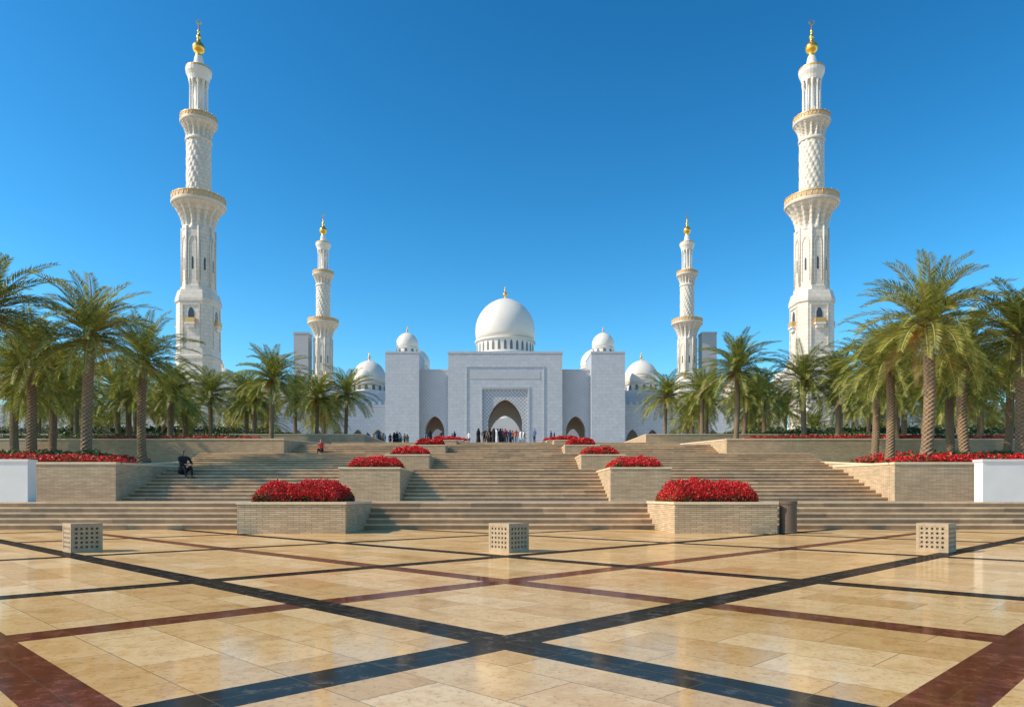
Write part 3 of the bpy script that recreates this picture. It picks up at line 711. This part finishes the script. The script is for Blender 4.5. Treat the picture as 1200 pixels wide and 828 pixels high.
# ------------------------------------------------------------------ carved stone blocks
def seat(x,y):
    e=empty('stone_block',(x,y,0)); w=.235; h=.47; fr=.045
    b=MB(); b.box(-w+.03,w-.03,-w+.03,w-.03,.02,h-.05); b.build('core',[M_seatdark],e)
    b=MB(); b.box(-w,w,-w,w,h-.05,h); b.box(-w,w,-w,w,.0,.05)
    for sx in (-1,1):
        for sy in (-1,1): b.box(min(sx*w,sx*(w-fr)),max(sx*w,sx*(w-fr)),min(sy*w,sy*(w-fr)),max(sy*w,sy*(w-fr)),.05,h-.05)
    b.build('frame',[M_seat],e)
    for s in range(4):
        b=MB(); a=s*pi/2; ca,sa=math.cos(a),math.sin(a)
        def T(t,z,d): return (ca*t+sa*(w-d),sa*t-ca*(w-d),z)
        W=w-fr; z0=.05; z1=h-.05; nx=5; nzz=5; cw=2*W/nx; ch=(z1-z0)/nzz
        for i in range(nx):
            for j in range(nzz):
                cx=-W+cw*(i+.5); cz=z0+ch*(j+.5)
                n=16; hole=[]; outer=[]
                for k in range(n):
                    th=2*pi*k/n; rr=.47 if k%4==0 else (.20 if k%2 else .36)
                    if (i+j)%2: rr=(.18 if k%4==0 else (.24 if k%2 else .50))
                    hole.append((cx+cw*rr*math.cos(th),cz+ch*rr*math.sin(th)))
                    m=max(abs(math.cos(th)),abs(math.sin(th))); outer.append((cx+cw*.5*math.cos(th)/m,cz+ch*.5*math.sin(th)/m))
                for k in range(n):
                    l=(k+1)%n
                    b.face([T(*outer[k],.005),T(*outer[l],.005),T(*hole[l],.005),T(*hole[k],.005)])
                    b.face([T(*hole[k],.005),T(*hole[l],.005),T(*hole[l],.03),T(*hole[k],.03)])
        b.build('carved_panel',[M_seat],e)
    e.rotation_euler=(0,0,pi/4)
    tag(e,'square carved limestone block with pierced arabesque sides on the plaza','stone block','carved stone blocks')
for x in (-6.99,.06,7.13): seat(x,12.0)

e=empty('litter_bin',(7.02,18.0,0)); tag(e,'plain brown stone cylindrical litter bin beside a stone planter','litter bin')
b=MB(); b.rev([(.20,0),(.215,.02),(.205,.05),(.205,.70),(.22,.73),(.22,.79),(.21,.80),(.155,.80),(.15,.79),(.15,.55)],32,0,0,0,False,0,None,False); b.build('body',[M_bin],e)
b=MB(); b.rev([(.149,.56),(.149,.70),(.12,.71)],24,0,0,0,False); b.build('liner',[M_seatdark],e)

# ------------------------------------------------------------------ people
def person_mesh(name,pose,cols):
    V=[];Rd=[];E=[];Lb=[]
    ix={}
    def add(n,p,r): ix[n]=len(V); V.append(Vector(p)); Rd.append(r)
    def ed(a,c,l): E.append((ix[a],ix[c])); Lb.append(l)
    J=pose
    add('pel',J['pel'],(.13,.10)); add('spi',J['spi'],(.125,.09)); add('che',J['che'],(.15,.10)); add('nec',J['nec'],(.05,.05)); add('hed',J['hed'],(.078,.09)); add('top',J['top'],(.07,.08))
    ed('pel','spi','shirt'); ed('spi','che','shirt'); ed('che','nec','shirt'); ed('nec','hed','skin'); ed('hed','top','hair')
    for s,sg in (('l',-1),('r',1)):
        add(s+'sh',J[s+'sh'],(.06,.06)); add(s+'el',J[s+'el'],(.043,.043)); add(s+'wr',J[s+'wr'],(.028,.028)); add(s+'ha',J[s+'ha'],(.03,.018))
        ed('che',s+'sh','shirt'); ed(s+'sh',s+'el','shirt'); ed(s+'el',s+'wr','shirt'); ed(s+'wr',s+'ha','skin')
        d=(Vector(J[s+'ha'])-Vector(J[s+'wr'])).normalized(); sd=Vector((0,1,0)) if abs(d.y)<.8 else Vector((1,0,0))
        for k in range(4):
            add(s+'f%d'%k,Vector(J[s+'ha'])+d*(.05+.01*(k in(1,2)))+sd*(k-1.5)*.02,(.009,.009)); ed(s+'ha',s+'f%d'%k,'skin')
        add(s+'th',Vector(J[s+'wr']).lerp(Vector(J[s+'ha']),.4)+sd*-.045+d*.02,(.01,.01)); ed(s+'wr',s+'th','skin')
        add(s+'hi',J[s+'hi'],(.09,.09)); add(s+'kn',J[s+'kn'],(.06,.06)); add(s+'an',J[s+'an'],(.038,.038)); add(s+'to',J[s+'to'],(.035,.028))
        ed('pel',s+'hi','trou'); ed(s+'hi',s+'kn','trou'); ed(s+'kn',s+'an','trou'); ed(s+'an',s+'to','shoe')
    me=bpy.data.meshes.new('tmp'); me.from_pydata([tuple(v) for v in V],E,[])
    ob=bpy.data.objects.new('tmp',me); COL.objects.link(ob)
    md=ob.modifiers.new('s','SKIN'); md.use_smooth_shade=True
    for i,v in enumerate(me.skin_vertices[0].data): v.radius=Rd[i]; v.use_root=(i==0)
    sb=ob.modifiers.new('u','SUBSURF'); sb.levels=1; sb.render_levels=1
    dg=bpy.context.evaluated_depsgraph_get(); dg.update()
    m2=bpy.data.meshes.new_from_object(ob.evaluated_get(dg)); bpy.data.objects.remove(ob)
    m2.name=name; m2.materials.clear()
    keys=['skin','hair','shirt','trou','shoe']
    for k in keys: m2.materials.append(cols[k])
    hd=Vector(J['hed']); fw=Vector(J.get('fwd',(0,-1,0)))
    for pl in m2.polygons:
        c=pl.center; best=1e9; bl='shirt'
        for (a,d_),l in zip(E,Lb):
            A=V[a];B=V[d_];AB=B-A; t=max(0,min(1,(c-A).dot(AB)/max(1e-6,AB.length_squared))); q=(c-(A+AB*t)).length-min(Rd[a][0],Rd[d_][0])*.5
            if q<best: best=q; bl=l
        if bl=='hair' and (c-hd).dot(fw)>.03 and c.z<J['top'][2]: bl='skin'
        if bl=='skin' and (c-hd).length<.14 and (c-hd).dot(fw)<-.01: bl='hair'
        pl.material_index=keys.index(bl)
    return m2
def stand(off=.0,step=.0):
    J=dict(pel=(0,0,.95),spi=(0,0,1.15),che=(0,0,1.36),nec=(0,0,1.5),hed=(0,-.01,1.6),top=(0,0,1.69))
    for s,g_ in (('l',-1),('r',1)):
        J[s+'sh']=(g_*.18,0,1.42); J[s+'el']=(g_*.24,.03+g_*step*.3,1.14); J[s+'wr']=(g_*.24,-.05+g_*step*.6,.90); J[s+'ha']=(g_*.235,-.08+g_*step*.6,.83)
        J[s+'hi']=(g_*.09,0,.90); J[s+'kn']=(g_*.10,-.03-g_*step*.6,.50); J[s+'an']=(g_*.10,.02-g_*step,.08); J[s+'to']=(g_*.11,-.13-g_*step,.035)
    return J
def colset(sh,tr):
    return dict(skin=M_skin,hair=M_hair,shirt=sh,trou=tr,shoe=M_shoe)
cl=lambda n,c: simple(n,c,.85,var=.2,scale=8)
C_black=cl('black_cloth',(.015,.015,.018)); C_white=cl('white_cloth',(.75,.74,.7)); C_blue=cl('blue_cloth',(.08,.16,.36)); C_red=cl('red_cloth',(.45,.04,.04)); C_grey=cl('grey_cloth',(.18,.18,.19)); C_tan=cl('tan_cloth',(.45,.33,.20)); C_jean=cl('denim_cloth',(.06,.09,.17))
C_yel=cl('orange_cloth',(.6,.28,.05))
base=[person_mesh('person',stand(0,.0),colset(C_blue,C_black)),person_mesh('person',stand(0,.16),colset(C_white,C_jean)),
      person_mesh('person',stand(0,.10),colset(C_red,C_grey)),person_mesh('person',stand(0,.04),colset(C_black,C_black)),person_mesh('person',stand(0,.12),colset(C_grey,C_tan)),person_mesh('person',stand(0,.06),colset(C_yel,C_jean))]
labs=['person in blue top and black trousers on the upper plaza','person in white shirt and jeans walking on the upper plaza','person in red top and grey trousers on the upper plaza','person dressed in black standing on the upper plaza','person in grey top and tan trousers on the plaza','person in orange top and jeans on the upper plaza']
def robe(mat,lab,x,y,z,rot):
    e=bpy.data.objects.new('person',base[3]); COL.objects.link(e); e.location=(x,y,z); e.rotation_euler=(0,0,rot)
    b=MB(); b.rev([(.27,.06),(.25,.3),(.21,.7),(.19,.95),(.2,1.2),(.21,1.4),(.12,1.5),(.07,1.53)],16,0,0,0,True,0,lambda a,z:(1+.06*math.cos(7*a)*(1.5-z)/1.5)*(1 if abs(math.cos(a))>.5 else .85))
    if mat is C_black: b.rev([(.12,1.48),(.115,1.6),(.10,1.69),(.05,1.735),(0,1.74)],12,0,.025,0)
    r=b.build('robe',[mat],e); tag(e,lab,'person','visitors near the mosque entrance')
pp=[]
for i in range(36): pp.append((R.gauss(-.9,1.1),R.uniform(80.8,84)))
for i in range(28): pp.append((R.uniform(-16.6,-11.6),R.uniform(85,89)))
for x in (-6.3,-5.9,5.2,5.8,-9.5,-8.6,3.3,-4.2,-7.4): pp.append((x,R.uniform(81.5,87)))
for i,(x,y) in enumerate(pp):
    if i%6==3: robe(C_black,'woman in long black robe and headscarf on the upper plaza',x,y,6.85,R.uniform(0,6))
    elif i%9==5: robe(C_white,'man in long white robe on the upper plaza',x,y,6.85,R.uniform(0,6))
    else:
        k=R.choice((0,0,1,1,2,3,3,4,5)); o=bpy.data.objects.new('person',base[k]); COL.objects.link(o); o.location=(x,y,6.85); o.rotation_euler=(0,0,R.uniform(0,6.28)); s=R.uniform(.95,1.06); o.scale=(s,s,s)
        tag(o,labs[k],'person','visitors near the mosque entrance')
J=dict(pel=(0,.62,.28),spi=(0,.58,.50),che=(0,.49,.72),nec=(0,.45,.86),hed=(0,.41,.96),top=(0,.41,1.05))
for s,g_ in (('l',-1),('r',1)):
    J[s+'sh']=(g_*.18,.50,.78); J[s+'el']=(g_*.22,.34,.56); J[s+'wr']=(g_*.13,.16,.52); J[s+'ha']=(g_*.09,.11,.50)
    J[s+'hi']=(g_*.1,.6,.25); J[s+'kn']=(g_*.12,.2,.46); J[s+'an']=(g_*.12,.12,.08); J[s+'to']=(g_*.12,-.02,.035)
m=person_mesh('person',J,colset(C_black,C_black)); o=bpy.data.objects.new('person',m); COL.objects.link(o); o.location=(-13.0,30.0,1.65); o.rotation_euler=(0,0,.9); o.scale=(1.15,1.15,1.15)
tag(o,'person in black clothes sitting on the stone steps','person')
J=dict(pel=(0,.62,.36),spi=(0,.6,.56),che=(0,.55,.76),nec=(0,.53,.90),hed=(0,.51,1.0),top=(0,.52,1.09))
for s,g_ in (('l',-1),('r',1)):
    J[s+'sh']=(g_*.18,.55,.82); J[s+'el']=(g_*.22,.42,.58); J[s+'wr']=(g_*.12,.22,.58); J[s+'ha']=(g_*.08,.17,.57)
    J[s+'hi']=(g_*.1,.6,.34); J[s+'kn']=(g_*.12,.2,.47); J[s+'an']=(g_*.12,.08,.08); J[s+'to']=(g_*.13,-.06,.035)
m=person_mesh('person',J,colset(C_red,C_black)); o=bpy.data.objects.new('person',m); COL.objects.link(o); o.location=(-12.5,48.7,L[2]+2*.15)
tag(o,'person in red top and dark trousers sitting on the stone steps','person')

# ------------------------------------------------------------------ light, world, camera
EL=38
to_sun=Vector((-.97,-.20,0)).normalized()*math.cos(math.radians(EL))+Vector((0,0,math.sin(math.radians(EL))))
sd=bpy.data.lights.new('sun','SUN'); sd.energy=5.0; sd.angle=math.radians(.5); sd.color=(1,.86,.66)
so=bpy.data.objects.new('sun',sd); COL.objects.link(so); so.rotation_euler=to_sun.to_track_quat('Z','Y').to_euler(); so.location=(-50,-20,80)
w=bpy.data.worlds.new('World'); scene.world=w; w.use_nodes=True; nt=w.node_tree; nt.nodes.clear()
out=nt.nodes.new('ShaderNodeOutputWorld'); bg=nt.nodes.new('ShaderNodeBackground'); sk=nt.nodes.new('ShaderNodeTexSky'); sk.sky_type='NISHITA'
sk.sun_disc=False; sk.sun_elevation=math.radians(EL); sk.sun_rotation=math.atan2(to_sun.x,to_sun.y)
sk.air_density=1.0; sk.dust_density=.4; sk.ozone_density=2.0; sk.altitude=0
hs=nt.nodes.new('ShaderNodeHueSaturation'); hs.inputs['Saturation'].default_value=1.34; hs.inputs['Hue'].default_value=.481; hs.inputs['Value'].default_value=.165
gm=nt.nodes.new('ShaderNodeGamma'); gm.inputs[1].default_value=1.42
sc=nt.nodes.new('ShaderNodeVectorMath'); sc.operation='SCALE'; sc.inputs['Scale'].default_value=10.4
nt.links.new(sk.outputs[0],hs.inputs['Color']); nt.links.new(hs.outputs[0],gm.inputs[0]); nt.links.new(gm.outputs[0],sc.inputs[0]); nt.links.new(sc.outputs[0],bg.inputs[0]); nt.links.new(bg.outputs[0],out.inputs[0])
bg.inputs[1].default_value=.13
cam=bpy.data.cameras.new('camera'); co=bpy.data.objects.new('camera',cam); COL.objects.link(co)
co.location=(0,0,.9); co.rotation_euler=(math.radians(90),0,0)
cam.sensor_width=36; cam.lens=25.5; cam.shift_y=168/1200; cam.shift_x=8/1200; cam.clip_end=9000; cam.clip_start=.05
scene.camera=co
scene.view_settings.view_transform='Standard'; scene.view_settings.look='None'; scene.view_settings.exposure=0
